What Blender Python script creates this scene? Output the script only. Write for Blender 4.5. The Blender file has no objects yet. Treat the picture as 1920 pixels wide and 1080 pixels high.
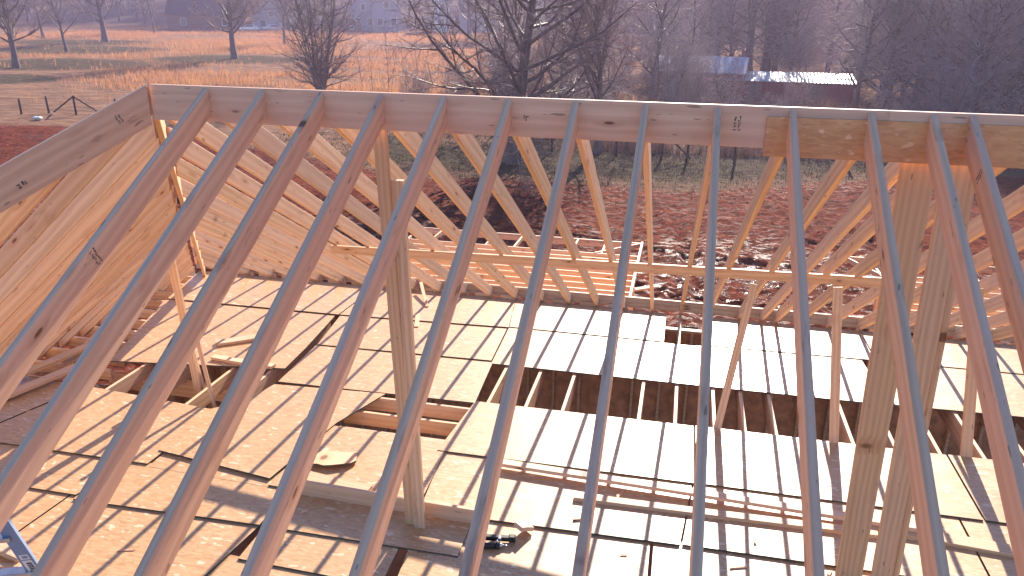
import bpy, bmesh, math, random
import numpy as np
from mathutils import Vector, Matrix

D = bpy.data
SC = bpy.context.scene
COL = SC.collection

# ------------------------------------------------------------------ camera
CAM = Vector((3.479, -4.563, 4.085))
YAW, PITCH, ROLL = math.radians(-12.473), math.radians(19.962), math.radians(0.72)
cy, sy, cp, sp = math.cos(YAW), math.sin(YAW), math.cos(PITCH), math.sin(PITCH)
fw = Vector((sy * cp, cy * cp, -sp))
rt0 = Vector((cy, -sy, 0))
up0 = rt0.cross(fw)
rt = rt0 * math.cos(ROLL) + up0 * math.sin(ROLL)
upv = up0 * math.cos(ROLL) - rt0 * math.sin(ROLL)
cam = D.cameras.new("camera")
co = D.objects.new("camera", cam)
COL.objects.link(co)
co.matrix_world = Matrix(((rt.x, upv.x, -fw.x, CAM.x), (rt.y, upv.y, -fw.y, CAM.y),
                          (rt.z, upv.z, -fw.z, CAM.z), (0, 0, 0, 1)))
cam.sensor_width = 36
cam.lens = 1422.05 * 36 / 1920
cam.clip_end = 3000
cam.clip_start = 0.05
SC.camera = co

# ------------------------------------------------------------------ light
SUN_EL, SUN_AZ = 27.0, 4.0            # degrees; azimuth from +Y towards +X
w = D.worlds.new("World")
SC.world = w
w.use_nodes = True
nt = w.node_tree
sky = nt.nodes.new("ShaderNodeTexSky")
sky.sky_type = 'NISHITA'
sky.sun_disc = False
sky.sun_elevation = math.radians(SUN_EL)
sky.sun_rotation = math.radians(SUN_AZ)
nt.links.new(sky.outputs[0], nt.nodes["Background"].inputs[0])
nt.nodes["Background"].inputs[1].default_value = 0.09
sky.dust_density = 0.2
sky.ozone_density = 6.0
sl = D.lights.new("sun", 'SUN')
sl.energy = 5.0
sl.angle = math.radians(0.5)
sl.color = (1.0, 0.87, 0.72)
so = D.objects.new("sun", sl)
COL.objects.link(so)
sd = Vector((math.sin(math.radians(SUN_AZ)) * math.cos(math.radians(SUN_EL)),
             math.cos(math.radians(SUN_AZ)) * math.cos(math.radians(SUN_EL)), math.sin(math.radians(SUN_EL))))
so.rotation_euler = sd.to_track_quat('Z', 'Y').to_euler()
so.location = (0, 0, 40)
SC.view_settings.view_transform = 'Standard'
SC.view_settings.look = 'None'
SC.view_settings.exposure = 1.3
SC.view_settings.gamma = 1
SC.cycles.use_denoising = True
SC.cycles.max_bounces = 8
SC.cycles.diffuse_bounces = 4
SC.cycles.volume_bounces = 0
SC.cycles.volume_step_rate = 4

rng = random.Random(7)


# ------------------------------------------------------------------ materials
class NB:
    def __init__(s, name):
        s.m = D.materials.new(name)
        s.m.use_nodes = True
        s.t = s.m.node_tree
        s.b = s.t.nodes["Principled BSDF"]
        s.out = s.t.nodes["Material Output"]

    def n(s, typ, **kw):
        x = s.t.nodes.new("ShaderNode" + typ)
        for k, v in kw.items():
            setattr(x, k, v)
        return x

    def l(s, a, b):
        s.t.links.new(a, b)

    def put(s, sock, v):
        if hasattr(v, "is_output") or hasattr(v, "links"):
            s.l(v, sock)
        else:
            sock.default_value = v

    def math(s, op, a, b=0.0, c=None, clamp=False):
        x = s.n("Math", operation=op, use_clamp=clamp)
        s.put(x.inputs[0], a)
        s.put(x.inputs[1], b)
        if c is not None:
            s.put(x.inputs[2], c)
        return x.outputs[0]

    def noise(s, vec, scale=5, detail=3, rough=.5, dist=0.):
        x = s.n("TexNoise")
        s.put(x.inputs["Vector"], vec)
        x.inputs["Scale"].default_value = scale
        x.inputs["Detail"].default_value = detail
        x.inputs["Roughness"].default_value = rough
        x.inputs["Distortion"].default_value = dist
        return x.outputs[0]

    def vor(s, vec, scale=5, feature='F1', rnd=1.0):
        x = s.n("TexVoronoi", feature=feature)
        s.put(x.inputs["Vector"], vec)
        x.inputs["Scale"].default_value = scale
        x.inputs["Randomness"].default_value = rnd
        return x

    def mapping(s, vec, loc=(0, 0, 0), rot=(0, 0, 0), scale=(1, 1, 1)):
        x = s.n("Mapping")
        s.put(x.inputs[0], vec)
        s.put(x.inputs[1], loc)
        x.inputs[2].default_value = rot
        x.inputs[3].default_value = scale
        return x.outputs[0]

    def ramp(s, fac, stops):
        x = s.n("ValToRGB")
        s.put(x.inputs[0], fac)
        e = x.color_ramp.elements
        while len(e) < len(stops):
            e.new(.5)
        for i, (p, c) in enumerate(stops):
            e[i].position = p
            e[i].color = (*c, 1) if len(c) == 3 else c
        return x.outputs[0]

    def step(s, v, lo, hi):
        x = s.n("MapRange", interpolation_type='SMOOTHSTEP')
        s.put(x.inputs[0], v)
        x.inputs[1].default_value = lo
        x.inputs[2].default_value = hi
        return x.outputs[0]

    def mix(s, fac, a, b, blend='MIX'):
        x = s.n("Mix", data_type='RGBA', blend_type=blend)
        s.put(x.inputs[0], fac)
        for sk, v in ((x.inputs[6], a), (x.inputs[7], b)):
            if isinstance(v, tuple):
                v = (*v, 1) if len(v) == 3 else v
            s.put(sk, v)
        return x.outputs[2]

    def bump(s, h, strength=.3, dist=.01):
        x = s.n("Bump")
        x.inputs["Strength"].default_value = strength
        x.inputs["Distance"].default_value = dist
        s.put(x.inputs["Height"], h)
        s.l(x.outputs[0], s.b.inputs["Normal"])

    def base(s, c, rough=.6, spec=.4):
        if isinstance(c, tuple):
            c = (*c, 1) if len(c) == 3 else c
        s.put(s.b.inputs["Base Color"], c)
        s.put(s.b.inputs["Roughness"], rough)
        s.put(s.b.inputs["Specular IOR Level"], spec)
        return s.m

    def obj(s, offset=True):
        tc = s.n("TexCoord").outputs["Object"]
        if not offset:
            return tc
        oi = s.n("ObjectInfo")
        cx = s.n("CombineXYZ")
        s.l(s.math('MULTIPLY', oi.outputs["Random"], 37.0), cx.inputs[0])
        s.l(s.math('MULTIPLY', oi.outputs["Random"], 91.0), cx.inputs[1])
        s.l(s.math('MULTIPLY', oi.outputs["Random"], 53.0), cx.inputs[2])
        va = s.n("VectorMath", operation='ADD')
        s.l(tc, va.inputs[0])
        s.l(cx.outputs[0], va.inputs[1])
        s.rand = oi.outputs["Random"]
        return va.outputs[0]


def mat_lumber(name, dark, light, pink, dirt=.35, vary=.32):
    b = NB(name)
    v = b.obj()
    # knots: cells long in x, warped grain around them
    kv = b.mapping(v, scale=(3.4, 2.0, 11))
    kn = b.vor(kv, 1.0)
    kd = kn.outputs["Distance"]
    sc = b.n("SeparateColor")
    b.l(kn.outputs["Color"], sc.inputs[0])
    pick = b.step(sc.outputs[0], .68, .70)
    knot = b.math('MULTIPLY', b.math('SUBTRACT', 1.0, b.step(kd, .09, .15)), pick)
    halo = b.math('MULTIPLY', b.math('SUBTRACT', 1.0, b.step(kd, .10, .42)), pick)
    gv = b.mapping(v, scale=(.55, 14, 14))
    warp = b.noise(b.mapping(v, scale=(.8, 4, 4)), 1.0, 2)
    wv = b.n("TexWave", wave_type='RINGS', rings_direction='X')
    cc_ = b.n("CombineXYZ")
    s3 = b.n("SeparateXYZ")
    b.l(v, s3.inputs[0])
    b.l(b.math('MULTIPLY', s3.outputs[0], .12), cc_.inputs[0])
    b.l(s3.outputs[1], cc_.inputs[1])
    b.l(b.math('ADD', s3.outputs[2], b.math('MULTIPLY', halo, .035)), cc_.inputs[2])
    b.put(wv.inputs["Vector"], cc_.outputs[0])
    wv.inputs["Scale"].default_value = 9.0
    wv.inputs["Distortion"].default_value = 4.0
    wv.inputs["Detail"].default_value = 3.0
    wv.inputs["Detail Scale"].default_value = 1.2
    fine = b.noise(b.mapping(v, scale=(1.6, 70, 70)), 1.0, 4, .65)
    g = b.math('ADD', b.math('MULTIPLY', wv.outputs["Fac"], .36), b.math('MULTIPLY', fine, .62))
    g = b.math('ADD', g, b.math('MULTIPLY', halo, -.16))
    c = b.ramp(g, [(.12, dark), (.5, tuple((x + y) / 2 for x, y in zip(dark, light))), (.85, light)])
    tone = b.step(b.noise(b.mapping(v, scale=(.35, 2, 2)), 1.0, 2), .35, .68)
    c = b.mix(b.math('MULTIPLY', tone, .5), c, pink, 'MIX')
    hs = b.n("HueSaturation")
    b.l(c, hs.inputs["Color"])
    b.l(b.math('ADD', b.math('MULTIPLY', b.math('FRACT', b.math('MULTIPLY', b.rand, 7.7)), vary), 1.0 - vary / 2), hs.inputs["Value"])
    r2 = b.math('FRACT', b.math('MULTIPLY', b.rand, 17.3))
    b.l(b.math('ADD', b.math('MULTIPLY', r2, .003), .497), hs.inputs["Hue"])
    b.l(b.math('ADD', b.math('MULTIPLY', r2, .2), .90), hs.inputs["Saturation"])
    c = hs.outputs[0]
    c = b.mix(b.math('MULTIPLY', halo, .30), c, (.50, .22, .11))
    c = b.mix(b.math('MULTIPLY', knot, .85), c, (.15, .05, .025))
    # small dark flecks, nail holes and pencil dirt
    fl = b.step(b.noise(b.mapping(v, scale=(9, 42, 42)), 1.0, 1), .72, .76)
    c = b.mix(b.math('MULTIPLY', fl, .55), c, (.16, .07, .045))
    dm = b.step(b.noise(b.mapping(v, scale=(1.2, 6, 6)), 1.0, 4, .7), .60, .72)
    c = b.mix(b.math('MULTIPLY', dm, dirt), c, (.26, .10, .06))
    b.bump(g, .12, .004)
    return b.base(c, .55, .35)


LUM = mat_lumber("pine_lumber", (.58, .345, .195), (.83, .58, .37), (.77, .49, .33))
LUMR = mat_lumber("rafter_lumber", (.68, .36, .215), (.90, .565, .365), (.86, .46, .315), .5, .10)


def mat_osb(name="osb_panel", tint=None):
    b = NB(name)
    v = b.obj()
    c = None
    cols = []
    for k, (r, sx) in enumerate(((0.15, 50), (1.1, 44), (2.2, 56))):
        m = b.mapping(v, rot=(0, 0, r), scale=(sx * .33, sx * 1.25, 1))
        wn = b.noise(m, .5, 2)
        vo = b.vor(m, 1.0)
        s_ = b.n("SeparateColor")
        b.l(vo.outputs["Color"], s_.inputs[0])
        cols.append((s_.outputs[0], s_.outputs[1]))
    base = b.ramp(cols[0][0], [(0, (.46, .26, .115)), (.5, (.53, .32, .15)), (1, (.60, .39, .205))])
    l2 = b.ramp(cols[1][0], [(0, (.39, .19, .085)), (.6, (.52, .295, .14)), (1, (.68, .47, .28))])
    l3 = b.ramp(cols[2][0], [(0, (.44, .22, .095)), (1, (.62, .40, .225))])
    c = b.mix(b.step(cols[1][1], .5, .55), base, l2)
    c = b.mix(b.step(cols[2][1], .62, .66), c, l3)
    c = b.mix(.35, c, (.55, .335, .165))
    pale = b.step(b.noise(b.mapping(v, rot=(0, 0, .5), scale=(9, 20, 1)), 1.0, 1), .66, .70)
    c = b.mix(b.math('MULTIPLY', pale, .6), c, (.80, .68, .50))
    big = b.noise(v, 1.3, 4, .6)
    c = b.mix(b.math('MULTIPLY', b.step(big, .5, .75), .45), c, (.60, .31, .16))
    if tint:
        c = b.mix(1.0, c, tint, 'MULTIPLY')
    # mill print: two thin lines of tiny dashes every 0.6 m
    sx = b.n("SeparateXYZ")
    b.l(v, sx.inputs[0])
    fy = b.math('FRACT', b.math('MULTIPLY', sx.outputs[1], 1.02))
    band = b.math('LESS_THAN', b.math('ABSOLUTE', b.math('SUBTRACT', fy, .5)), .032)
    rows = b.math('GREATER_THAN', b.math('FRACT', b.math('MULTIPLY', fy, 47.0)), .45)
    ink = b.step(b.noise(b.mapping(v, scale=(75, 26, 1)), 1.0, 1), .52, .56)
    seg = b.step(b.noise(b.mapping(v, scale=(1.5, .4, 1)), 1.0, 1), .50, .53)
    pr = b.math('MULTIPLY', b.math('MULTIPLY', band, rows), b.math('MULTIPLY', ink, seg))
    c = b.mix(b.math('MULTIPLY', pr, .6), c, (.10, .07, .07))
    # boot dirt, red clay smears and dark specks
    dm = b.step(b.noise(v, 2.3, 6, .75), .62, .75)
    c = b.mix(b.math('MULTIPLY', dm, .45), c, (.40, .17, .09))
    sp_ = b.step(b.noise(v, 42, 2, .6), .73, .77)
    c = b.mix(b.math('MULTIPLY', sp_, .6), c, (.18, .08, .05))
    b.bump(b.math('ADD', cols[0][0], cols[1][0]), .10, .003)
    rg = b.math('ADD', .30, b.math('MULTIPLY', b.noise(v, 9, 3), .2))
    return b.base(c, rg, .8)


OSB = mat_osb()
OSB2 = mat_osb('orange_osb', (1.3, .98, .80))
EDGE = NB("sealed_edge").base((.085, .095, .075), .75, .2)


def simple(name, c, rough=.6, spec=.4, metal=0., var=.25, scale=6., bump=0.):
    b = NB(name)
    v = b.obj()
    n_ = b.noise(v, scale, 4, .6)
    lo = tuple(x * (1 - var) for x in c)
    hi = tuple(min(1, x * (1 + var)) for x in c)
    cc = b.ramp(n_, [(.3, lo), (.7, hi)])
    b.b.inputs["Metallic"].default_value = metal
    if bump:
        b.bump(n_, bump, .02)
    return b.base(cc, rough, spec)


M = {}
M['black'] = simple("black_plastic", (.018, .017, .02), .4, .5)
M['steel'] = simple("bright_steel", (.62, .62, .64), .28, .5, 1.0, .1)
M['blue'] = simple("blue_fibreglass", (.22, .30, .46), .42, .45, 0, .08)
M['sticker'] = simple("white_sticker", (.78, .78, .78), .5, .4, 0, .04)
M['navy'] = simple("dark_sticker", (.03, .03, .05), .5)
M['yellow'] = simple("yellow_cap", (.6, .5, .08), .5)
M['post'] = simple("weathered_post", (.075, .05, .045), .9, .1)
M['wire'] = simple("fence_wire", (.18, .16, .16), .5, .4, .6)
M['brick'] = simple("brick_wall", (.24, .12, .10), .9, .2, 0, .3, 3)
M['dkroof'] = simple("dark_shingles", (.045, .05, .065), .9, .2, 0, .3, 3)
M['siding'] = simple("pale_siding", (.36, .36, .40), .8, .3, 0, .08)
M['white'] = simple("white_siding", (.80, .80, .80), .7, .3, 0, .05)
M['glass'] = simple("window_glass", (.04, .05, .07), .1, .6, 0, .1)
M['shed'] = simple("brown_boards", (.22, .14, .11), .9, .2)
M['car'] = simple("silver_paint", (.70, .72, .75), .3, .6, .3, .03)
M['tyre'] = simple("tyre_rubber", (.02, .02, .02), .8, .2)
M['concrete'] = simple("dusty_slab", (.56, .34, .22), .9, .2, 0, .3, 2)
M['sheath'] = simple("wall_sheathing", (.62, .29, .16), .85, .2, 0, .3, 7)
M['paper'] = simple("white_litter", (.8, .8, .8), .7, .2, 0, .05)
M['white_metal'] = simple("grey_cabinet", (.62, .64, .66), .5, .4, 0, .05)


def mat_barn():
    b = NB("red_barn_boards")
    v = b.obj(False)
    s_ = b.n("SeparateXYZ")
    b.l(v, s_.inputs[0])
    f = b.math('FRACT', b.math('MULTIPLY', s_.outputs[0], 3.3))
    gap = b.math('LESS_THAN', f, .06)
    c = b.ramp(b.noise(b.mapping(v, scale=(3.3, 3, .5)), 1.0, 4), [(.3, (.22, .045, .045)), (.7, (.36, .09, .08))])
    c = b.mix(b.math('MULTIPLY', gap, .6), c, (.05, .015, .015))
    return b.base(c, .85, .2)


M['barn'] = mat_barn()


def mat_tin():
    b = NB("tin_roof")
    v = b.obj(False)
    s_ = b.n("SeparateXYZ")
    b.l(v, s_.inputs[0])
    f = b.math('SINE', b.math('MULTIPLY', s_.outputs[0], 22.0))
    b.bump(f, .5, .03)
    c = b.ramp(b.noise(v, 1.2, 5, .7), [(.3, (.30, .32, .36)), (.55, (.48, .50, .54)), (.72, (.30, .27, .26))])
    b.b.inputs["Metallic"].default_value = .55
    return b.base(c, .42, .5)


M['tin'] = mat_tin()
M['bluetin'] = simple("dull_blue_tin", (.27, .30, .42), .5, .5, 0, .25, 2)


def mat_bark(name, lo, hi):
    b = NB(name)
    v = b.obj()
    n_ = b.noise(b.mapping(v, scale=(6, 6, 1.5)), 1.0, 4, .65)
    b.bump(n_, .5, .03)
    return b.base(b.ramp(n_, [(.3, lo), (.7, hi)]), .62, .28)


M['bark'] = mat_bark("grey_bark", (.095, .066, .062), (.21, .16, .15))
M['twig'] = mat_bark("bare_twigs", (.17, .11, .10), (.34, .24, .22))
M['twigp'] = mat_bark("pale_twigs", (.26, .18, .18), (.48, .37, .36))
M['needle'] = simple("cedar_needles", (.035, .060, .035), .85, .2, 0, .5, 3)


def mat_grass(name, lo, hi, trans=.5):
    b = NB(name)
    v = b.obj(False)
    n_ = b.noise(v, .35, 5, .7)
    c = b.ramp(n_, [(.3, lo), (.7, hi)])
    b.base(c, .8, .15)
    tr = b.n("BsdfTranslucent")
    b.l(c, tr.inputs[0])
    mx = b.n("MixShader")
    mx.inputs[0].default_value = trans
    b.l(b.b.outputs[0], mx.inputs[1])
    b.l(tr.outputs[0], mx.inputs[2])
    b.l(mx.outputs[0], b.out.inputs[0])
    return b.m


M['sedge'] = mat_grass("dry_sedge", (.42, .19, .09), (.60, .31, .15))
M['green'] = mat_grass("short_grass", (.05, .05, .022), (.15, .13, .07), .12)
M['leaf'] = mat_grass("dead_leaves", (.12, .06, .045), (.36, .22, .16), .15)


def mat_ground():
    b = NB("ground_soil")
    v = b.obj(False)
    at = b.n("Attribute", attribute_name="zone")
    s_ = b.n("SeparateColor")
    b.l(at.outputs["Color"], s_.inputs[0])
    n1 = b.noise(v, .45, 6, .65)
    n2 = b.noise(v, 3.2, 6, .7)
    n3 = b.noise(b.mapping(v, scale=(3.0, 5.5, 3)), 1.0, 9, .82)
    mudm = b.step(b.math('ADD', s_.outputs[0], b.math('MULTIPLY', b.math('SUBTRACT', n2, .5), .8)), .35, .65)
    grn = b.step(b.math('ADD', s_.outputs[1], b.math('MULTIPLY', b.math('SUBTRACT', n2, .5), .9)), .35, .75)
    mud = b.ramp(n3, [(.36, (.025, .005, .003)), (.46, (.11, .021, .009)), (.56, (.24, .047, .018)), (.66, (.46, .14, .07))])
    mud = b.mix(b.math('MULTIPLY', b.step(n1, .5, .7), .5), mud, (.10, .045, .035))
    fld = b.ramp(b.noise(b.mapping(v, scale=(.5, 1.4, 1)), 1.0, 7, .75),
                 [(.32, (.14, .080, .055)), (.5, (.27, .15, .095)), (.7, (.42, .24, .145))])
    gr = b.ramp(b.noise(b.mapping(v, scale=(1.2, 3, 1)), 1.0, 6, .8),
                [(.36, (.028, .022, .015)), (.5, (.085, .062, .040)), (.60, (.14, .11, .06)), (.70, (.30, .22, .16))])
    c = b.mix(grn, fld, gr)
    sp3 = b.n("SeparateXYZ")
    b.l(v, sp3.inputs[0])
    c = b.mix(b.step(sp3.outputs[1], 172.0, 190.0), c, (.13, .095, .10))
    c = b.mix(mudm, c, mud)
    wet = b.math('MULTIPLY', b.step(b.noise(b.mapping(v, scale=(2.0, 4.5, 1)), 1.0, 9, .78), .515, .55), b.math('MULTIPLY', mudm, s_.outputs[2]))
    c = b.mix(b.math('MULTIPLY', wet, .6), c, (.09, .028, .02))
    rough = b.math('SUBTRACT', .95, b.math('MULTIPLY', wet, .78))
    b.bump(b.math('ADD', b.noise(v, 2.6, 8, .8), b.math('MULTIPLY', b.noise(v, 14.0, 6, .8), .35)), .9, .16)
    return b.base(c, rough, b.math('ADD', .03, b.math('MULTIPLY', wet, .6)))


M['ground'] = mat_ground()


# ------------------------------------------------------------------ object helpers
def tag(o, label=None, cat=None, group=None, kind=None):
    if label:
        o["label"] = label
    if cat:
        o["category"] = cat
    if group:
        o["group"] = group
    if kind:
        o["kind"] = kind
    return o


def empty(name, loc=(0, 0, 0), rz=0., label=None, cat=None, group=None):
    o = D.objects.new(name, None)
    COL.objects.link(o)
    o.location = loc
    o.rotation_euler = (0, 0, rz)
    o.empty_display_size = .2
    return tag(o, label, cat, group)


def link(name, me, mats, parent=None, smooth=False):
    for m in (mats if isinstance(mats, (list, tuple)) else [mats]):
        me.materials.append(m)
    if smooth:
        me.polygons.foreach_set("use_smooth", [True] * len(me.polygons))
    o = D.objects.new(name, me)
    COL.objects.link(o)
    if parent:
        o.parent = parent
    return o


def from_bm(name, bm, mats, parent=None, smooth=False):
    me = D.meshes.new(name)
    bmesh.ops.recalc_face_normals(bm, faces=bm.faces)
    bm.to_mesh(me)
    bm.free()
    return link(name, me, mats, parent, smooth)


def from_vf(name, v, f, mats, parent=None, smooth=False):
    me = D.meshes.new(name)
    me.from_pydata(v, [], f)
    me.update()
    return link(name, me, mats, parent, smooth)


def bm_box(bm, c, s, rot=None, bevel=0.):
    r = bmesh.ops.create_cube(bm, size=1)
    vs = r['verts']
    for v in vs:
        p = Vector((v.co.x * s[0], v.co.y * s[1], v.co.z * s[2]))
        if rot is not None:
            p = rot @ p
        v.co = p + Vector(c)
    if bevel:
        es = list({e for v in vs for e in v.link_edges})
        bmesh.ops.bevel(bm, geom=es, offset=bevel, segments=1, affect='EDGES')


def bm_tube(bm, p0, p1, r0, r1=None, n=10):
    p0, p1 = Vector(p0), Vector(p1)
    r1 = r0 if r1 is None else r1
    d = p1 - p0
    q = d.to_track_quat('Z', 'Y').to_matrix()
    a = [bm.verts.new(p0 + q @ Vector((math.cos(2 * math.pi * k / n) * r0, math.sin(2 * math.pi * k / n) * r0, 0))) for k in range(n)]
    c = [bm.verts.new(p1 + q @ Vector((math.cos(2 * math.pi * k / n) * r1, math.sin(2 * math.pi * k / n) * r1, 0))) for k in range(n)]
    for k in range(n):
        bm.faces.new((a[k], a[(k + 1) % n], c[(k + 1) % n], c[k]))
    bm.faces.new(a[::-1])
    bm.faces.new(c)


def beam(name, p0, p1, w_, h_, mat=None, parent=None, top=True, plumb=True, up=(0, 0, 1), bow=.003, segs=8):
    """Sawn board from p0 to p1; local X runs along it, Y is its thickness, Z its depth.
    With top=True the points lie on the middle of the upper edge, else on the centre line."""
    p0, p1 = Vector(p0), Vector(p1)
    d = p1 - p0
    L = d.length
    x = d.normalized()
    y = Vector(up).cross(x).normalized()
    z = x.cross(y)
    th = math.asin(max(-1, min(1, x.z)))
    k = math.tan(th) if plumb else 0.
    hz = -h_ if top else -h_ / 2
    bw = rng.uniform(-bow, bow)
    cz = rng.uniform(-bow, bow) * .6
    ch = .0025
    ring = [(-w_ / 2, hz + ch), (-w_ / 2 + ch, hz), (w_ / 2 - ch, hz), (w_ / 2, hz + ch),
            (w_ / 2, hz + h_ - ch), (w_ / 2 - ch, hz + h_), (-w_ / 2 + ch, hz + h_), (-w_ / 2, hz + h_ - ch)]
    v, f = [], []
    for i in range(segs + 1):
        t = i / segs
        b_ = math.sin(math.pi * t)
        for (yy, zz) in ring:
            v.append((t * L + zz * k, yy + bw * b_, zz + cz * b_))
    n = len(ring)
    for i in range(segs):
        for j in range(n):
            f.append((i * n + j, (i + 1) * n + j, (i + 1) * n + (j + 1) % n, i * n + (j + 1) % n))
    f.append(tuple(range(n)))
    f.append(tuple(segs * n + j for j in reversed(range(n))))
    o = from_vf(name, v, [tuple(reversed(q)) for q in f], mat or LUM, parent)
    o.matrix_world = Matrix(((x.x, y.x, z.x, p0.x), (x.y, y.y, z.y, p0.y), (x.z, y.z, z.z, p0.z), (0, 0, 0, 1)))
    return o


ORD = ["first", "second", "third", "fourth", "fifth", "sixth", "seventh", "eighth", "ninth", "tenth", "eleventh",
       "twelfth", "thirteenth", "fourteenth", "fifteenth", "sixteenth", "seventeenth", "eighteenth", "nineteenth",
       "twentieth", "twenty-first", "twenty-second", "twenty-third", "twenty-fourth", "twenty-fifth", "twenty-sixth",
       "twenty-seventh", "twenty-eighth", "twenty-ninth", "thirtieth"]

# ------------------------------------------------------------------ roof geometry
S = .4064
H, W_, SL = 3.608, 6.042, .581         # ridge height, half span, slope
EX = -.016                              # hip end of the ridge
HX = 4.30                               # run of the hip end
RD = .148                               # depth of 2x6
T = .038


def build_roof():
    # ridge board in two lengths, with the OSB scab on the near face
    o = beam("ridge_board", (EX, 0, H), (4.56, 0, H), T, .232, LUMR, bow=.002)
    tag(o, "long pale ridge board with knots meeting the hip corner, carrying most rafters", "ridge board", "boards of the ridge")
    o = beam("ridge_board", (4.563, 0, H), (9.2, 0, H), T, .15, LUMR, bow=.002)
    tag(o, "narrow ridge board continuing to the right edge above the flaky panel strip", "ridge board", "boards of the ridge")
    bm = bmesh.new()
    bm_box(bm, (0, 0, 0), (3.2, .02, .222), bevel=.002)
    o = from_bm("osb_strip", bm, OSB2)
    # local axes: turn so that flakes lie on the face
    o.data.transform(Matrix.Rotation(math.pi / 2, 4, 'X'))
    o.rotation_euler = (-math.pi / 2, 0, 0)
    o.location = (3.93 + 1.6, -T / 2 - .011, 3.445)
    tag(o, "flaky orange chipboard strip nailed over the right end of the ridge board", "panel strip")

    near = [(i, S * i) for i in range(1, 12)] + [(12, 4.782), (13, 4.975)]
    for k, (i, x) in enumerate(near):
        jit = rng.uniform(-.006, .006)
        o = beam("common_rafter", (x, -T / 2 - .001, H - .012), (x + jit, -W_, H - W_ * SL - .012), T, RD, LUMR, bow=.006)
        what = {0: "knotty pink flank", 1: "pale chipped top edge", 2: "two dark knots low on its flank", 9: "starting on the panel strip's left end"}.get(k, "blue shaded top edge")
        tag(o, f"near slope rafter, {ORD[k]} from the hip corner, {what}", "rafter", "rafters of the near slope")
    far_x = [S * i for i in range(1, 12)] + [4.79, 4.98] + [S * i for i in (13, 14, 15, 16, 17, 18, 19, 20)]
    for k, x in enumerate(far_x):
        jit = rng.uniform(-.012, .012)
        o = beam("common_rafter", (x + .004, T / 2 + .001, H - .012), (x + jit, W_, H - W_ * SL + .02), T, RD, LUM, bow=.006)
        tag(o, f"far slope rafter running down to the far wall plate, {ORD[k]} from the hip corner", "rafter", "rafters of the far slope")
    # hips
    o = beam("hip_rafter", (EX - .02, -.03, H - .004), (-4.40, -W_, .02), T, .232, LUMR, bow=.004)
    tag(o, "broad hip board dropping from the ridge end past the left edge of the picture", "hip rafter", "hip boards")
    o = beam("hip_rafter", (EX - .02, .03, H - .004), (-4.14, W_, .02), T, .20, LUM, bow=.004)
    tag(o, "hip board dropping away to the far left corner, its thin upper edge sunlit white", "hip rafter", "hip boards")
    # king jack and left plane jacks
    ys = [0.0] + [k * .385 for k in range(-7, 15) if k]
    ys.sort()
    n = 0
    for y in ys:
        a = abs(y) / W_
        x0 = EX - HX * a - .03
        z0 = H * (1 - a) - .02
        if x0 < -4.05:
            continue
        o = beam("jack_rafter", (x0, y, z0), (-4.32, y, .01), T, .138, LUM, bow=.004)
        tag(o, f"yellow lit jack rafter of the left hip slope, {ORD[n]} counting from the viewer's side", "jack rafter", "jack rafters of the left hip slope")
        n += 1
    # far plane jacks left of the ridge end
    n = 0
    for i in range(0, -11, -1):
        x = S * i
        t = (EX - x) / HX
        if t < 0:
            t = 0
        y0 = t * W_ + .075
        z0 = H - y0 * SL - .02
        if y0 > 5.7:
            continue
        o = beam("jack_rafter", (x, y0, z0), (x + rng.uniform(-.01, .01), W_, .118), T, RD, LUM, bow=.004)
        tag(o, f"sunny jack rafter of the far slope beyond the hip, {ORD[n]} from the ridge end leftwards", "jack rafter", "jack rafters of the far slope")
        n += 1
    # thin diagonal strip under the left jacks
    o = beam("bracing_strip", (-1.55, 2.55, 2.02), (-3.35, 1.2, .32), .064, .019, LUM, top=False, plumb=False, up=(-.84, 0, -1))
    tag(o, "thin pale strip nailed diagonally across the yellow jack rafters", "bracing strip")
    # purlin
    o = beam("purlin", (-.47, 3.36, 1.475), (5.6, 3.08, 1.69), T, .098, LUM, bow=.004)
    tag(o, "horizontal board nailed under the far rafters at mid height, propped by short posts", "purlin")

    # posts and braces
    def post(p0, p1, wx, ty, label, group="posts propping the roof", mat=None):
        p0, p1 = Vector(p0), Vector(p1)
        o_ = beam("post", p0, p1, wx, ty, mat or LUM, top=False, plumb=False, up=(0, 1, 0), bow=.003)
        return tag(o_, label, "post", group)
    post((1.50, .53, -.02), (1.555, .10, 3.37), .089, T, "tall yellow post standing on the deck under the ridge, left of the middle")
    post((1.59, .50, -.02), (1.635, .18, 3.02), .089, T, "shorter board doubling the tall yellow post, its cut top end free in the air")
    post((5.255, .66, -.04), (4.985, .06, 3.34), .150, T, "orange post under the panel strip, right one of the leaning pair, front board")
    post((5.02, .66, -.04), (4.775, .06, 3.34), .184, T, "broad orange post under the panel strip, left one of the leaning pair")
    post((5.345, .69, -.04), (5.06, .10, 3.34), .038, .120, "narrow board sistered behind the right leaning post with a dark seam between")
    post((5.262, 2.72, -.16), (5.08, 2.95, 1.60), .089, T, "short upright post from the joist gap to the middle of the purlin")
    post((4.08, 2.74, -.10), (4.30, 2.96, 1.56), .075, T, "slanting notched stud from the joist gap up to the purlin, left of the upright post")
    post((6.49, 2.75, -.1), (6.42, 3.25, 1.60), .100, T, "short post by the right edge standing in the joist gap")
    post((-1.80, 2.39, -.20), (-1.97, 2.44, 1.72), .089, T, "yellow post rising from the left opening to the hip jack rafters")
    post((-1.74, 2.42, -.20), (-1.93, 2.47, .62), .05, T, "short stud nailed beside the yellow post in the left opening")
    post((-1.37, 2.05, -.12), (-1.55, 2.12, .86), .045, .02, "thin leaning stake beside the left opening")
    # diagonal plank at deck's left edge
    o = beam("plank", (-3.55, 2.35, .02), (-3.75, 5.0, .62), .089, T, LUM, top=False, plumb=False)
    tag(o, "yellow plank rising along the left edge of the deck towards the far corner", "plank")


build_roof()


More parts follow.
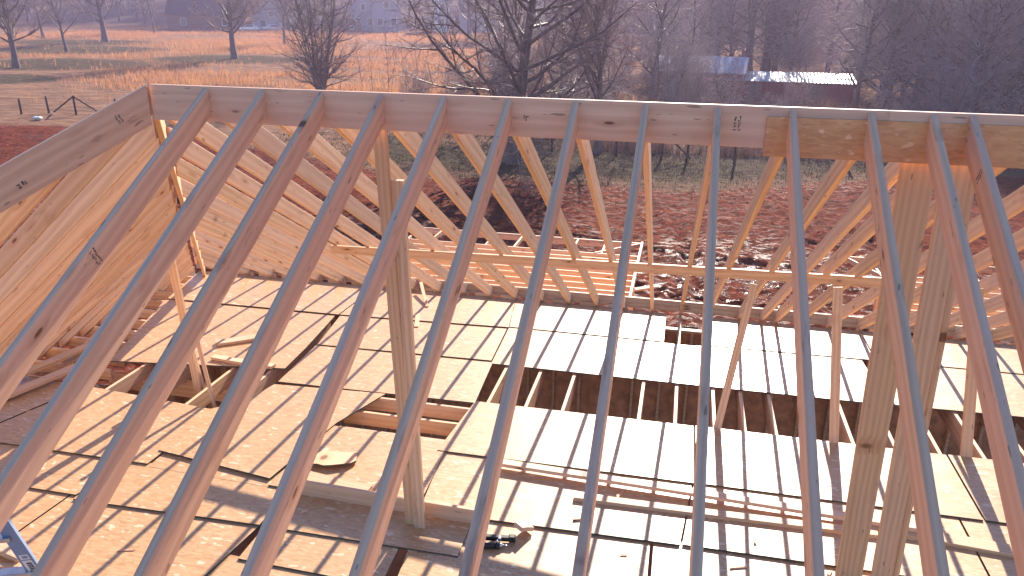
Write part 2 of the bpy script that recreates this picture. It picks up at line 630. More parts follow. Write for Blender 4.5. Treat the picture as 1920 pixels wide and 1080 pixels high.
def stamp(o, x, z, face, n=5, rows=2, h=.016, vertical=False, seed=0):
    """faded mill stamp: small ink strokes lying on the broad face of a board"""
    r_ = random.Random(seed)
    bm = bmesh.new()
    y = face * (T / 2 + .0012)
    for rw in range(rows):
        for k in range(n):
            for q in range(3):
                a = k * h * 1.1 + r_.uniform(0, h * .7)
                c = -rw * h * 1.7 + r_.uniform(-h * .4, h * .4)
                sx, sz = ((h * .7, h * .16) if r_.random() < .5 else (h * .16, h * .8))
                if vertical:
                    a, c, sx, sz = c, -a, sz, sx
                bm_box(bm, (x + a, y, z + c), (sx, .0008, sz))
    return from_bm("mill_stamp", bm, M['navy'], o)


def build_stamps():
    ob = {o["label"]: o for o in COL.objects if "label" in o}
    def find(part):
        return next(o for k, o in ob.items() if part in k)
    rd = find("long pale ridge board")
    stamp(rd, 3.80, -.06, -1, 5, 2, .016, True, 1)
    stamp(rd, 2.55, -.12, -1, 1, 1, .03, False, 2)
    stamp(rd, .30, -.17, -1, 2, 1, .014, False, 3)
    hp = find("broad hip board")
    stamp(hp, .28, -.07, -1, 4, 2, .014, True, 4)
    stamp(hp, .28, -.07, 1, 4, 2, .014, True, 4)
    stamp(hp, .95, -.15, -1, 2, 1, .03, False, 5)
    stamp(hp, .95, -.15, 1, 2, 1, .03, False, 5)
    stamp(find("near slope rafter, first"), 1.45, -.02, 1, 6, 2, .016, True, 6)
    stamp(find("near slope rafter, thirteenth"), .42, -.03, 1, 5, 2, .014, True, 7)
    stamp(find("near slope rafter, thirteenth"), .42, -.03, -1, 5, 2, .014, True, 7)
    for k, w_ in enumerate(("fifth", "sixth", "eighth")):
        stamp(find(f"sunny jack rafter of the far slope beyond the hip, {w_}"), .6 + .2 * k, -.06, 1, 4, 2, .016, False, 10 + k)
        stamp(find(f"sunny jack rafter of the far slope beyond the hip, {w_}"), .6 + .2 * k, -.06, -1, 4, 2, .016, False, 10 + k)


build_stamps()


# ------------------------------------------------------------------ deck
def sheet(q, z, label, th=.016, mat=None):
    cx = sum(p[0] for p in q) / len(q)
    cyy = sum(p[1] for p in q) / len(q)
    bm = bmesh.new()
    vs = []
    for i, p in enumerate(q):
        zz = p[2] if len(p) > 2 else 0
        vs.append(bm.verts.new((p[0] - cx, p[1] - cyy, zz)))
    f = bm.faces.new(vs)
    r = bmesh.ops.extrude_face_region(bm, geom=[f])
    for g in r['geom']:
        if isinstance(g, bmesh.types.BMVert):
            g.co.z -= th
    bmesh.ops.recalc_face_normals(bm, faces=bm.faces)
    for fc in bm.faces:
        if abs(fc.normal.z) < .5:
            fc.material_index = 1
    me = D.meshes.new("osb_sheet")
    bm.to_mesh(me)
    bm.free()
    o = link("osb_sheet", me, [mat or OSB, EDGE])
    o.location = (cx, cyy, z * .75)
    return tag(o, label, "floor panel", "floor panels of the deck")


def build_deck():
    sh = [
        ([(-3.85, 4.68), (-1.11, 4.72), (-1.05, 5.93), (-4.15, 5.93)], 0, "panel along the far wall, leftmost, in the hip corner"),
        ([(-1.09, 4.72), (1.353, 4.865), (1.213, 5.94), (-1.03, 5.93)], 0, "panel along the far wall with the loose white leaning stick"),
        ([(1.36, 4.88), (3.46, 4.90), (3.46, 5.93), (1.22, 5.94)], 0, "bright panel along the far wall, left of the small square hole"),
        ([(3.98, 4.92), (6.09, 4.97), (6.09, 5.93), (3.98, 5.93)], 0, "glaring white panel along the far wall, right of the small square hole"),
        ([(6.11, 4.97), (8.5, 5.0), (8.5, 5.93), (6.11, 5.93)], 0, "panel along the far wall at the right edge of the picture"),
        ([(8.52, 5.0), (11, 5.02), (11, 5.93), (8.52, 5.93)], 0, "panel along the far wall beyond the right edge of the picture"),
        ([(-3.17, 2.62), (-.99, 2.95), (-1.03, 3.59), (-1.14, 4.66), (-3.85, 4.62)], -.004, "skewed panel behind the left opening, with a short offcut on it"),
        ([(-.93, 3.70), (1.38, 3.78), (1.34, 4.81), (-1.07, 4.68)], -.006, "middle panel behind the tall yellow post"),
        ([(1.40, 3.70), (3.893, 3.72), (3.873, 4.86), (1.36, 4.85)], -.006, "bright panel behind the joist gap, left part"),
        ([(3.90, 3.72), (6.0, 3.75), (5.93, 4.93), (3.88, 4.88)], -.006, "glaring white panel behind the joist gap, middle part"),
        ([(6.06, 3.77), (8.4, 3.85), (8.4, 4.97), (6.06, 4.94)], -.006, "pale panel behind the joist gap at the right edge"),
        ([(-.9, 2.62), (1.47, 2.68), (1.41, 3.73), (-.94, 3.66)], -.008, "panel behind the small opening with crosswise joists"),
        ([(-1.28, .98), (.02, .80), (.18, 1.87), (.44, 2.61), (-.89, 2.52), (-1.0, 2.06), (-1.3, 1.80)], .014, "skewed panel lying on others right of the left opening, raised dark front edge"),
        ([(-3.30, .74), (-1.24, .76), (-1.20, 1.84), (-2.93, 1.98)], -.002, "panel in front of the left opening"),
        ([(-5.2, .70), (-3.33, .74), (-2.97, 1.98), (-4.3, 2.05)], -.006, "panel at the left edge under the loose long boards"),
        ([(-1.22, .74), (.30, .70), (.30, 1.0), (-1.22, 1.3)], -.022, "sliver of panel showing below the skewed panel's dark front edge"),
        ([(.05, .72), (1.49, .69), (1.44, 1.82), (.15, 1.84)], -.004, "panel under the broken plywood scrap, with faint print"),
        ([(1.37, 1.64), (3.85, 1.67), (3.85, 2.73), (1.47, 2.70)], .004, "panel before the joist gap with a raised dark front edge"),
        ([(3.87, 1.68), (6.3, 1.70), (6.3, 2.76), (3.87, 2.74)], .004, "white glaring panel before the joist gap"),
        ([(6.32, 1.70), (8.8, 1.74), (8.8, 2.80), (6.32, 2.77)], .004, "panel before the joist gap at the right edge of the picture"),
        ([(1.51, .70), (3.74, .77), (3.84, 1.72), (1.43, 1.70)], -.018, "panel under the loose long boards, front middle"),
        ([(3.76, .78), (6.1, .82), (6.1, 1.75), (3.86, 1.73)], -.018, "panel under the loose long boards, crossed by the leaning pair"),
        ([(6.12, .82), (8.5, .88), (8.5, 1.78), (6.12, 1.76)], -.018, "panel under the right loose board by the picture's edge"),
        ([(-3.6, .18), (-1.55, .20), (-1.50, .80), (-3.5, .78)], -.026, "panel at the lower left behind the blue ladder"),
        ([(-1.53, .14), (.26, .20), (.26, .78), (-1.48, .80)], -.024, "panel at the lower left with two shadows of the near rafters"),
        ([(.28, .20), (2.0, .22), (2.0, .78), (.28, .78)], -.030, "panel in the band of shade at the foot of the tall yellow post"),
        ([(1.63, -.30), (3.50, -.30), (3.50, .82), (1.535, .79)], -.046, "panel under the black nail gun"),
        ([(3.53, -.30), (5.9, -.25), (5.9, .86), (3.53, .83)], -.046, "front panel with scattered crumbs, bright, right of the nail gun"),
        ([(5.92, -.25), (8.2, -.2), (8.2, .90), (5.92, .87)], -.046, "front panel at the lower right corner"),
        ([(-3.8, -.95), (-1.7, -.92), (-1.62, .26), (-3.7, .24)], -.048, "front panel beneath the blue ladder"),
        ([(-1.68, -.92), (.1, -.90), (.26, .28), (-1.60, .28)], -.048, "front panel with mill print and mud stains, lower left"),
        ([(.30, -.20), (1.52, -.22), (1.50, .28), (.30, .28)], -.050, "front panel with slanting print left of the slit"),
        ([(-1.0, -1.6), (1.56, -1.6), (1.54, -.18), (-.4, -.15)], -.070, "front panel below the slanting print"),
        ([(1.62, -1.5), (3.9, -1.5), (3.9, -.24), (1.66, -.24)], -.070, "front panel beyond the lower picture edge, middle"),
    ]
    for q, z, lb in sh:
        sheet(q, z, "chipboard floor " + lb)
    # deck continues towards the viewer, below the picture
    for k, x in enumerate((-4.2, -1.75, .7, 3.15, 5.6)):
        for j, y in enumerate((-3.8, -2.7)):
            sheet([(x, y), (x + 2.43, y), (x + 2.43, y + 1.08), (x, y + 1.08)], -.09,
                  "chipboard floor panel under the near slope, nearer than the lower picture edge")
    # joists in the long gap
    xs = [1.60, 2.03, 2.44, 2.86, 3.27, 3.66, 4.07, 4.38, 4.70, 5.05, 5.45, 5.86, 6.27, 6.68, 7.10, 7.5, 7.95, 8.4]
    for k, x in enumerate(xs):
        o = beam("floor_joist", (x, 1.5, -.028), (x, 6.03, -.028), T, .235, LUM, bow=.003)
        tag(o, f"joist crossing the long gap in the deck, {ORD[k]} from the gap's left end", "joist", "joists crossing the long gap")
    for k, x in enumerate((-2.72, -2.22, -1.63, -1.15)):
        o = beam("floor_joist", (x, 1.2, -.026), (x, 4.5, -.026), T, .184, LUM, bow=.003)
        tag(o, f"pale joist in the left opening, {ORD[k]} from the left", "joist", "joists in the left opening")
    for k, y in enumerate((1.88, 2.24, 2.58)):
        o = beam("floor_joist", (.1, y, -.032), (1.55, y, -.032), T, .16, LUM, bow=.003)
        tag(o, f"crosswise joist in the small opening by the tall yellow post, {ORD[k]} from the front", "joist", "crosswise joists in the small opening")
    o = beam("floor_beam", (-3.3, 2.72, -.215), (-.8, 2.72, -.215), .076, .20, LUM)
    tag(o, "double beam carrying the joists across the left opening", "beam")
    # stub joists along the left wall
    for k in range(13):
        y = 1.35 + k * .36
        o = beam("stub_joist", (-4.42, y, -.01), (-3.0 - (k > 3) * .1 * (k - 3), y, -.01), T, .14, LUM, bow=.002)
        tag(o, f"stub joist along the deck's left side, {ORD[k]} from the viewer", "joist", "stub joists along the left side")
    # rim boards on which the far rafters land
    o = beam("rim_board", (-4.3, 6.085, .150), (1.6, 6.085, .150), T, .160, LUM)
    tag(o, "rim board standing behind the far rafter feet, left length with the jack rafters", "rim board", "rim boards of the far wall")
    o = beam("rim_board", (1.604, 6.085, .150), (10.5, 6.085, .150), T, .160, LUM)
    tag(o, "rim board behind the far rafter feet, right length with a white sunlit top", "rim board", "rim boards of the far wall")
    o = beam("rim_board", (-4.38, -1.5, .0), (-4.38, 6.1, .0), T, .14, LUM)
    tag(o, "rim board closing the stub joists along the left side", "rim board")
    # blocks between rafter feet on the left
    x = -3.9
    k = 0
    while x < 2.9:
        o = beam("blocking", (x, 5.98, .045), (x + .30, 5.98, .045), T, .10, LUM, segs=2)
        tag(o, f"short block between rafter feet on the far wall, {ORD[k]} from the hip corner", "block", "blocks between the rafter feet")
        x += S
        k += 1


build_deck()


# ------------------------------------------------------------------ storey below
def build_lower():
    zb = -2.85
    # back wall
    def wall(name, p0, p1, label, studs=True):
        p0, p1 = Vector(p0), Vector(p1)
        d = (p1 - p0)
        L = d.length
        r = empty(name, p0, math.atan2(d.y, d.x), label, "wall")
        bm = bmesh.new()
        bm_box(bm, (L / 2, .065, (zb - .30) / 2 + .0), (L, .012, -.30 - zb))
        from_bm("sheathing", bm, M['sheath'], r)
        bm = bmesh.new()
        bm_box(bm, (L / 2, 0, -.28), (L, .089, .038))
        from_bm("top_plate", bm, LUM, r)
        bm = bmesh.new()
        bm_box(bm, (L / 2, 0, zb + .021), (L, .089, .038))
        from_bm("bottom_plate", bm, LUM, r)
        me = None
        x = .03
        while x < L:
            if me is None:
                bm = bmesh.new()
                bm_box(bm, (0, 0, (zb - .26) / 2), (.038, .089, -.30 - zb - .045))
                s_ = from_bm("stud", bm, LUM, r)
                me = s_.data
            else:
                s_ = D.objects.new("stud", me)
                COL.objects.link(s_)
                s_.parent = r
            s_.location = (x, 0, 0)
            x += S
        return r
    wall("house_wall", (-4.3, 6.02, 0), (11, 6.02, 0), "stud wall of the storey below along its far side, seen through the gaps")
    wall("house_wall", (11, 6.0, 0), (11, -6, 0), "stud wall of the storey below at its right end")
    wall("house_wall", (-3.0, -6, 0), (-3.0, 5.95, 0), "stud wall of the storey below inside its left end")
    bm = bmesh.new()
    bm_box(bm, (3.9, 0, zb - .1), (14.6, 12.3, .2))
    o = from_bm("floor_slab", bm, M['concrete'])
    tag(o, kind='structure')


build_lower()


# ------------------------------------------------------------------ porches
def porch(name, x0, x1, y0, y1, z, label):
    r = empty(name, (x0, y0, z), 0, label, "porch frame")
    def b(nm, a, c, w_=T, h_=.14):
        o = beam(nm, a, c, w_, h_, LUM, None, segs=2)
        o.parent = r
        o.matrix_parent_inverse = Matrix.Translation((-x0, -y0, -z))
        return o
    n = int((y1 - .9 - y0) / .31)
    for k in range(n + 1):
        b("joist", (x0 + .02, y0 + k * .31, z), (x1 - .02, y0 + k * .31, z))
    b("rim_board", (x0 - .5, y1, z - .02), (x1 + .02, y1, z - .02))
    b("rim_board", (x1, y0 - .1, z + .012), (x1, y1, z + .012), .045)
    b("rim_board", (x0 - .0, y0 - .1, z + .012), (x0 - .0, y1 - .8, z + .012), .045)
    yl = y0 + n * .31
    x = x0 + .5
    while x < x1 - .2:
        b("outrigger", (x, yl + .02, z + .002), (x, y1 - .02, z - .012), .04, .089)
        x += .61
    b("outrigger", (x0, yl, z + .01), (x0 - .48, y1, z), .04, .089)
    b("outrigger", (x1 - .9, yl, z + .015), (x1, y1 - .05, z + .002), .04, .089)
    b("plank", (x1 + .05, yl - 1.9, z - .02), (x1 + .42, yl - 1.8, z + .04), .12, .03)
    for px, py in ((x0 + .1, y1 - .9), (x1 - .1, y1 - .9)):
        o = beam("post", (px, py, z - .14), (px, py, -3.1), .089, .089, LUM, None, top=False, plumb=False, up=(0, 1, 0), segs=2)
        o.parent = r
        o.matrix_parent_inverse = Matrix.Translation((-x0, -y0, -z))


porch("porch_frame", -2.1, 2.82, 7.75, 11.25, -.5, "low porch framing with white sunlit joist tops beyond the far wall, behind the middle rafters")
porch("porch_frame", 7.35, 11.0, 8.4, 11.4, -.5, "low porch framing beyond the far wall at the right edge")


# ------------------------------------------------------------------ loose things on the deck
def loose():
    def ln(p0, p1, w_, h_, label, name="loose_board", cat="loose board", grp="loose boards lying on the deck", mat=None):
        o = beam(name, p0, p1, w_, h_, mat or LUM, plumb=False, bow=.008)
        return tag(o, label, cat, grp)
    ln((2.04, 1.52, .055), (5.74, 1.40, .055), .089, .036, "long loose board crossing the deck, rear one of the front pair")
    ln((2.80, 1.20, .020), (5.36, 1.28, .020), .089, .036, "long loose board crossing the deck, front one of the pair, its left end free")
    ln((5.2, 1.40, .020), (8.2, 1.18, .020), .14, .036, "loose board running off the right edge of the deck")
    ln((.33, .70, .115), (2.05, .66, .115), .038, .14, "board on edge behind the foot of the tall yellow post")
    ln((.25, .93, .018), (.98, .84, .018), .14, .036, "short wide offcut just behind the board on edge")
    ln((-4.1, .95, .033), (-3.36, 2.9, .20), .14, .036, "long loose board at the left edge, upper one of two leaning together")
    ln((-3.85, .70, .033), (-3.28, 2.3, .10), .14, .036, "long loose board at the left edge, lower one of two leaning together")
    ln((-1.98, 2.98, .040), (-1.12, 2.92, .040), .089, .036, "pale offcut at the rear edge of the left opening")
    ln((-2.18, 3.36, .040), (-1.78, 3.66, .040), .14, .038, "short thick offcut on the skewed panel", "offcut")
    ln((.02, 5.3, .02), (-.30, 5.96, .14), .05, .02, "white leaning stick between two rafter feet on the far wall", "leaning_stick", "stick")
    ln((-.02, 5.0, .012), (.12, 4.55, .012), .06, .02, "small brown offcut near the leaning stick", "offcut")
    ln((-2.25, -.42, .0), (-1.35, -.62, .0), .089, .036, "bottom board of the little stack by the blue ladder")
    ln((-2.25, -.44, .038), (-1.30, -.64, .038), .089, .036, "top board of the little stack by the blue ladder")
    ln((-1.9, -.85, .0), (-1.25, -.70, .0), .04, .02, "thin pale stick below the little stack by the ladder")
    ln((2.42, .60, .072), (2.50, .70, .016), .10, .038, "little upright offcut behind the black nail gun", "offcut")
    # torn plywood scrap
    pts = [(.235, 1.06), (.30, 1.055), (.36, 1.075), (.43, 1.06), (.50, 1.085), (.66, 1.17), (.69, 1.23), (.64, 1.37), (.42, 1.345), (.30, 1.34), (.26, 1.2)]
    q = [(x, y, .04 + (y - 1.06) * -.08) for x, y in pts]
    o = sheet(q, .012, "torn reddish plywood scrap with a ragged front edge lying on the floor panel", .02, LUMR)
    o.name = "plywood_scrap"
    o["category"] = "scrap"
    del o["group"]
    # slivers and bits
    bits = [(.55, .45, .5), (3.2, 1.35, 1.2), (4.2, .62, .3), (4.6, .5, 2.), (4.9, .72, 1.), (-.62, -.33, .2), (-.3, -.25, 1.2), (5.2, .35, .4),
            (3.9, .2, .9), (2.9, .9, .3), (4.35, .95, 1.4), (3.3, .55, .1)]
    for k, (x, y, a) in enumerate(bits):
        bm = bmesh.new()
        L = rng.uniform(.03, .09)
        vs = [(-L, -.012, 0), (L * .9, -.006, 0), (L, .008, 0), (-L * .7, .013, 0)]
        lo = [bm.verts.new(p) for p in vs]
        hi = [bm.verts.new((p[0] * .95, p[1], .012 + rng.uniform(0, .006))) for p in vs]
        bm.faces.new(lo[::-1])
        bm.faces.new(hi)
        for i in range(4):
            bm.faces.new((lo[i], lo[(i + 1) % 4], hi[(i + 1) % 4], hi[i]))
        o = from_bm("wood_chip", bm, LUMR)
        z = -.014 if y > .82 else (-.04 if x > 1.6 else (-.02 if y > .25 else -.044))
        o.location = (x, y, z)
        o.rotation_euler = (0, 0, a)
        tag(o, "small brown wood chip lying on the front floor panels", "wood chip", "wood chips on the floor panels")


loose()


def nail_gun():
    r = empty("nail_gun", (2.26, .40, -.045), math.radians(8), "black nail gun with bright metal nose lying in shade on a floor panel", "nail gun")
    r.scale = (.82, .82, .82)
    bm = bmesh.new()
    bm_box(bm, (.0, .10, .055), (.36, .055, .05), bevel=.008)
    bm_box(bm, (.17, .10, .06), (.07, .07, .065), bevel=.01)
    from_bm("magazine", bm, M['black'], r)
    bm = bmesh.new()
    bm_tube(bm, (-.22, -.02, .045), (.02, .0, .045), .036, .033, 14)
    bm_tube(bm, (.02, .0, .045), (.045, .002, .045), .04, .04, 14)
    from_bm("body", bm, M['black'], r, True)
    bm = bmesh.new()
    bm_box(bm, (.035, .05, .055), (.035, .13, .022), bevel=.004)
    bm_box(bm, (.05, .06, .085), (.03, .05, .03), bevel=.004)
    from_bm("bracket", bm, M['steel'], r)
    bm = bmesh.new()
    bm_tube(bm, (.045, .002, .045), (.085, .004, .045), .026, .018, 12)
    bm_tube(bm, (.085, .004, .045), (.14, .006, .045), .009, .007, 10)
    from_bm("nose", bm, M['steel'], r, True)
    bm = bmesh.new()
    bm_box(bm, (-.17, .04, .05), (.045, .14, .04), bevel=.01)
    from_bm("handle", bm, M['black'], r)


nail_gun()


def ladder():
    r = empty("step_ladder", (-.39, -1.13, -.07), 0, "blue step ladder standing on the deck in the lower left corner", "ladder")
    up_ = Vector((-.25, -.13, 1.0))
    side = Vector((-.50, -.22, 0))
    fwd = side.cross(Vector((0, 0, 1))).normalized()
    def rail(base, top, nm="rail"):
        o = beam(nm, base, top, .03, .088, M['blue'], top=False, plumb=False, up=tuple(side), bow=0, segs=2)
        # beam's depth axis follows the 'up' vector: the broad face looks to the viewer
        o.parent = r
        o.matrix_parent_inverse = Matrix.Translation((.39, 1.13, .07))
        return o
    b0 = Vector((-.39, -1.13, -.07))
    t0 = b0 + up_ * 1.75
    rail(b0, t0)
    rail(b0 + side, b0 + side * .72 + up_ * 1.75)
    back = Vector((.42, .10, 0))
    for k in (0, 1):
        a = b0 + side * k + Vector((-.1, -.75, 0)) * 1.0
        rail(a, t0 + side * (.72 * k) + Vector((0, -.1, 0)))
    for k in range(1, 6):
        z = k * .29
        a = b0 + up_ * z
        c = b0 + side * (1 - .28 * z / 1.75) + up_ * z
        o = beam("step", a, c, .08, .03, M['steel'], top=False, plumb=False, bow=0, segs=2)
        o.parent = r
        o.matrix_parent_inverse = Matrix.Translation((.39, 1.13, .07))
    # sticker on the visible rail
    ax = up_.normalized()
    sx = -side.normalized()
    n = ax.cross(sx).normalized()
    if n.y > 0:
        n = -n
    def patch(name, along, lat, la, lw, mat, lift):
        bm = bmesh.new()
        c = b0 + ax * along + sx * lat + n * (.0152 + lift)
        R = Matrix((ax, sx, ax.cross(sx))).transposed()
        bm_box(bm, (c - b0), (la, lw, .0012), R)
        return from_bm(name, bm, mat, r)
    patch("sticker", .64, .0, .13, .06, M['sticker'], .0)
    patch("dark_label", .645, .006, .085, .03, M['navy'], .0013)
    for q in range(5):
        patch("print_line", .61 + q * .016, .006, .004, .022, M['sticker'], .0026)
    patch("emblem", .735, .0, .04, .055, M['sticker'], .0004)
    patch("emblem_roof", .735, .004, .022, .034, M['blue'], .0016)
    patch("end_cap", 1.72, 0, .08, .09, M['yellow'], .001)


ladder()


# ------------------------------------------------------------------ ground
def vnoise(x, y, seed=0):
    xi = np.floor(x).astype(np.int64)
    yi = np.floor(y).astype(np.int64)
    xf = x - xi
    yf = y - yi
    u = xf * xf * (3 - 2 * xf)
    v = yf * yf * (3 - 2 * yf)
    def h(a, b):
        n = (a * 374761393 + b * 668265263 + seed * 1442695041) & 0x7fffffff
        n = ((n ^ (n >> 13)) * 1274126177) & 0x7fffffff
        return ((n ^ (n >> 16)) & 0xffff) / 65535.0
    return (h(xi, yi) * (1 - u) + h(xi + 1, yi) * u) * (1 - v) + (h(xi, yi + 1) * (1 - u) + h(xi + 1, yi + 1) * u) * v


def fbm(x, y, seed=0, o=4):
    r = 0
    a = .5
    for k in range(o):
        r = r + a * vnoise(x * 2 ** k, y * 2 ** k, seed + k * 17)
        a *= .5
    return r


EXS = [-200, -38, -28, -9, -3, 4, 9, 18, 40, 200]
EYS = [34, 36, 37, 28.4, 28.8, 28.6, 31.5, 35.5, 38, 40]


def mud_zone(x, y):
    e = np.interp(x, EXS, EYS)
    return np.clip((e - y) / 4 + .5, 0, 1)


TR = [((-6, 9), (26, 15)), ((-4, 11.5), (30, 18)), ((6.2, 8), (9.5, 30)), ((7.9, 8), (11.4, 30)), ((4.3, 7), (3.7, 26)),
      ((11.5, 9), (6.5, 30)), ((-25, 24), (6, 15)), ((-25, 26), (8, 18.5)), ((2, 7), (4.8, 24)), ((14, 12), (8, 27))]


def gheight(x, y, detail=True):
    x = np.asarray(x, float)
    y = np.asarray(y, float)
    z = -3.1 + .02 * np.maximum(0, y - 30)
    z = z + np.clip((y - 182) / 150, 0, 1) ** 1.2 * 24
    m = mud_zone(x, y)
    z = z + (fbm(x * .25, y * .25, 3, 3) - .45) * .25 * np.clip((y - 7) / 10, 0, 1)
    if detail:
        z = z + m * ((fbm(x * 2.3, y * 2.9, 9, 5) - .45) * .20 + np.maximum(fbm(x * 4.1, y * 4.1, 19, 4) - .5, 0) * .22)
        z = z + (1 - m) * (fbm(x * 1.1, y * 1.1, 29, 3) - .45) * .10
        for (a, b) in TR:
            dx, dy = b[0] - a[0], b[1] - a[1]
            L = math.hypot(dx, dy)
            u = ((x - a[0]) * dx + (y - a[1]) * dy) / L
            d = ((x - a[0]) * -dy + (y - a[1]) * dx) / L + .35 * np.sin(u * .25)
            inside = (u > 0) & (u < L)
            prof = np.exp(-(d / .2) ** 2) * -.07 + np.exp(-((np.abs(d) - .34) / .12) ** 2) * .05
            tread = .022 * np.sign(np.sin(u * 21 + np.abs(d) * 9)) * np.exp(-(d / .2) ** 2)
            z = z + inside * m * (prof + tread)
    return z


def build_ground():
    xs = np.concatenate([-np.geomspace(900, 46, 40), np.linspace(-45, -12.3, 110), np.arange(-12, 16, .10), np.linspace(16.3, 45, 95), np.geomspace(46, 900, 40)])
    ys = np.concatenate([np.linspace(-60, 5.5, 20), np.arange(6, 22, .09), np.linspace(22.1, 46, 130), np.linspace(46.6, 130, 110), np.geomspace(132, 1400, 50)])
    X, Y = np.meshgrid(xs, ys)
    Z = gheight(X, Y)
    Z = np.where(Y > 330, np.maximum(Z - .03 * (Y - 330), 2), Z)
    ny, nx = X.shape
    v = np.stack([X.ravel(), Y.ravel(), Z.ravel()], 1)
    i = np.arange(ny * nx).reshape(ny, nx)
    f = np.stack([i[:-1, :-1].ravel(), i[:-1, 1:].ravel(), i[1:, 1:].ravel(), i[1:, :-1].ravel()], 1)
    me = D.meshes.new("ground")
    me.vertices.add(len(v))
    me.vertices.foreach_set("co", v.ravel())
    me.loops.add(f.size)
    me.loops.foreach_set("vertex_index", f.ravel().astype(np.int32))
    me.polygons.add(len(f))
    me.polygons.foreach_set("loop_start", np.arange(0, f.size, 4, dtype=np.int32))
    me.polygons.foreach_set("loop_total", np.full(len(f), 4, dtype=np.int32))
    me.update()
    me.validate()
    at = me.color_attributes.new("zone", 'FLOAT_COLOR', 'POINT')
    m = mud_zone(X, Y)
    g = green_zone(X, Y)
    wz = np.clip(fbm(X * .22, Y * .22, 77, 3) * 2.2 - .45 + .35 * np.exp(-((X - 7) / 7) ** 2), 0, 1) * np.clip((24 - Y) / 6, .25, 1)
    c = np.stack([m.ravel(), g.ravel(), wz.ravel(), np.ones(m.size)], 1)
    at.data.foreach_set("color", c.ravel())
    o = link("ground", me, M['ground'], None, True)
    tag(o, kind='structure')


def green_zone(x, y):
    e = np.interp(x, EXS, EYS)
    near = np.clip(1 - np.abs(y - e - 5) / 8, 0, 1) * (x > -14)
    g = near
    for (cx, cy_, r) in ((-69, 74, 8), (-84, 95, 9), (-97, 110, 9), (-54, 86, 7), (-62, 58, 5)):
        g = np.maximum(g, np.clip(1.5 - np.hypot((x - cx) / 1.5, y - cy_) / r, 0, 1))
    g = np.maximum(g, np.clip((x + 14) / 8, 0, 1) * np.clip((85 - y) / 20, 0, 1) * .55)
    g = np.maximum(g, .40 * np.clip(1 - np.abs(y - 50) / 6, 0, 1) * (x < -14))
    return g


build_ground()


def build_tufts():
    r = np.random.RandomState(5)
    def field(name, n, xr, yr, keep, hh, ww, mat, label, nb=3):
        V, F = [], []
        x = r.uniform(*xr, n)
        y = yr[0] + (yr[1] - yr[0]) * r.uniform(0, 1, n) ** 1.3
        k = keep(x, y) > r.uniform(0, 1, n)
        x, y = x[k], y[k]
        z = gheight(x, y, True) - .03
        for a, b, c in zip(x, y, z):
            for q in range(nb):
                an = r.uniform(0, 6.28)
                h = hh * r.uniform(.55, 1.25)
                ww_ = ww * r.uniform(.6, 1.4)
                dx, dy = math.cos(an) * ww_, math.sin(an) * ww_
                ox, oy = r.uniform(-.25, .25, 2)
                lx, ly = r.uniform(-.35, .35, 2) * h
                i = len(V)
                V += [(a + ox - dx, b + oy - dy, c), (a + ox + dx, b + oy + dy, c), (a + ox + lx, b + oy + ly, c + h)]
                F.append((i, i + 1, i + 2))
        o = from_vf(name, V, F, mat)
        tag(o, label, "grass", kind="stuff")
    def ks(x, y):
        g = green_zone(x, y)
        n = fbm(x * .045 + 5, y * .12, 41, 4)
        side = np.clip((12 - x) / 10, 0, 1)
        return np.clip((n - .40) * 9, .03, 1) * (1 - np.clip(g * 1.6, 0, .97)) * side * (y > np.interp(x, EXS, EYS) + 9)
    field("dry_field_grass", 95000, (-125, 20), (44, 165), ks, .60, .024, M['sedge'], "tall dry orange grass standing in waves across the field", 3)
    def kg(x, y):
        e = np.interp(x, EXS, EYS)
        return np.clip((y - e + 1.0) / 3, 0, 1) * np.clip(fbm(x * .3, y * .3, 8, 3) * 2 - .3, .1, 1)
    field("short_verge_grass", 26000, (-20, 30), (27, 62), kg, .16, .02, M['green'], "short green and straw grass along the edge of the mud", 3)
    field("leaf_litter", 30000, (-20, 45), (24, 75), lambda x, y: np.clip((y - np.interp(x, EXS, EYS) + 5) / 8, 0, 1), .06, .06, M['leaf'],
          "dead leaves scattered under the bare trees", 2)
    # reddish dry brush before the barn
    field("dry_brush", 5200, (-3, 24), (37, 59), lambda x, y: np.clip(fbm(x * .25, y * .25, 66, 3) * 3 - .9, 0, 1), 1.0, .022, M['leaf'],
          "reddish dry brush in front of the red barn", 5)


build_tufts()


# ------------------------------------------------------------------ trees
def tube_pts(V, F, pts, rad, n):
    base = len(V)
    k = len(pts)
    for i, p in enumerate(pts):
        d = (pts[min(i + 1, k - 1)] - pts[max(i - 1, 0)])
        d = d.normalized() if d.length > 1e-6 else Vector((0, 0, 1))
        a = Vector((1, 0, 0)) if abs(d.x) < .8 else Vector((0, 1, 0))
        u = d.cross(a).normalized()
        v = d.cross(u)
        for j in range(n):
            t = 2 * math.pi * j / n
            q = p + (u * math.cos(t) + v * math.sin(t)) * rad[i]
            V.append((q.x, q.y, q.z))
    for i in range(k - 1):
        for j in range(n):
            F.append((base + i * n + j, base + i * n + (j + 1) % n, base + (i + 1) * n + (j + 1) % n, base + (i + 1) * n + j))


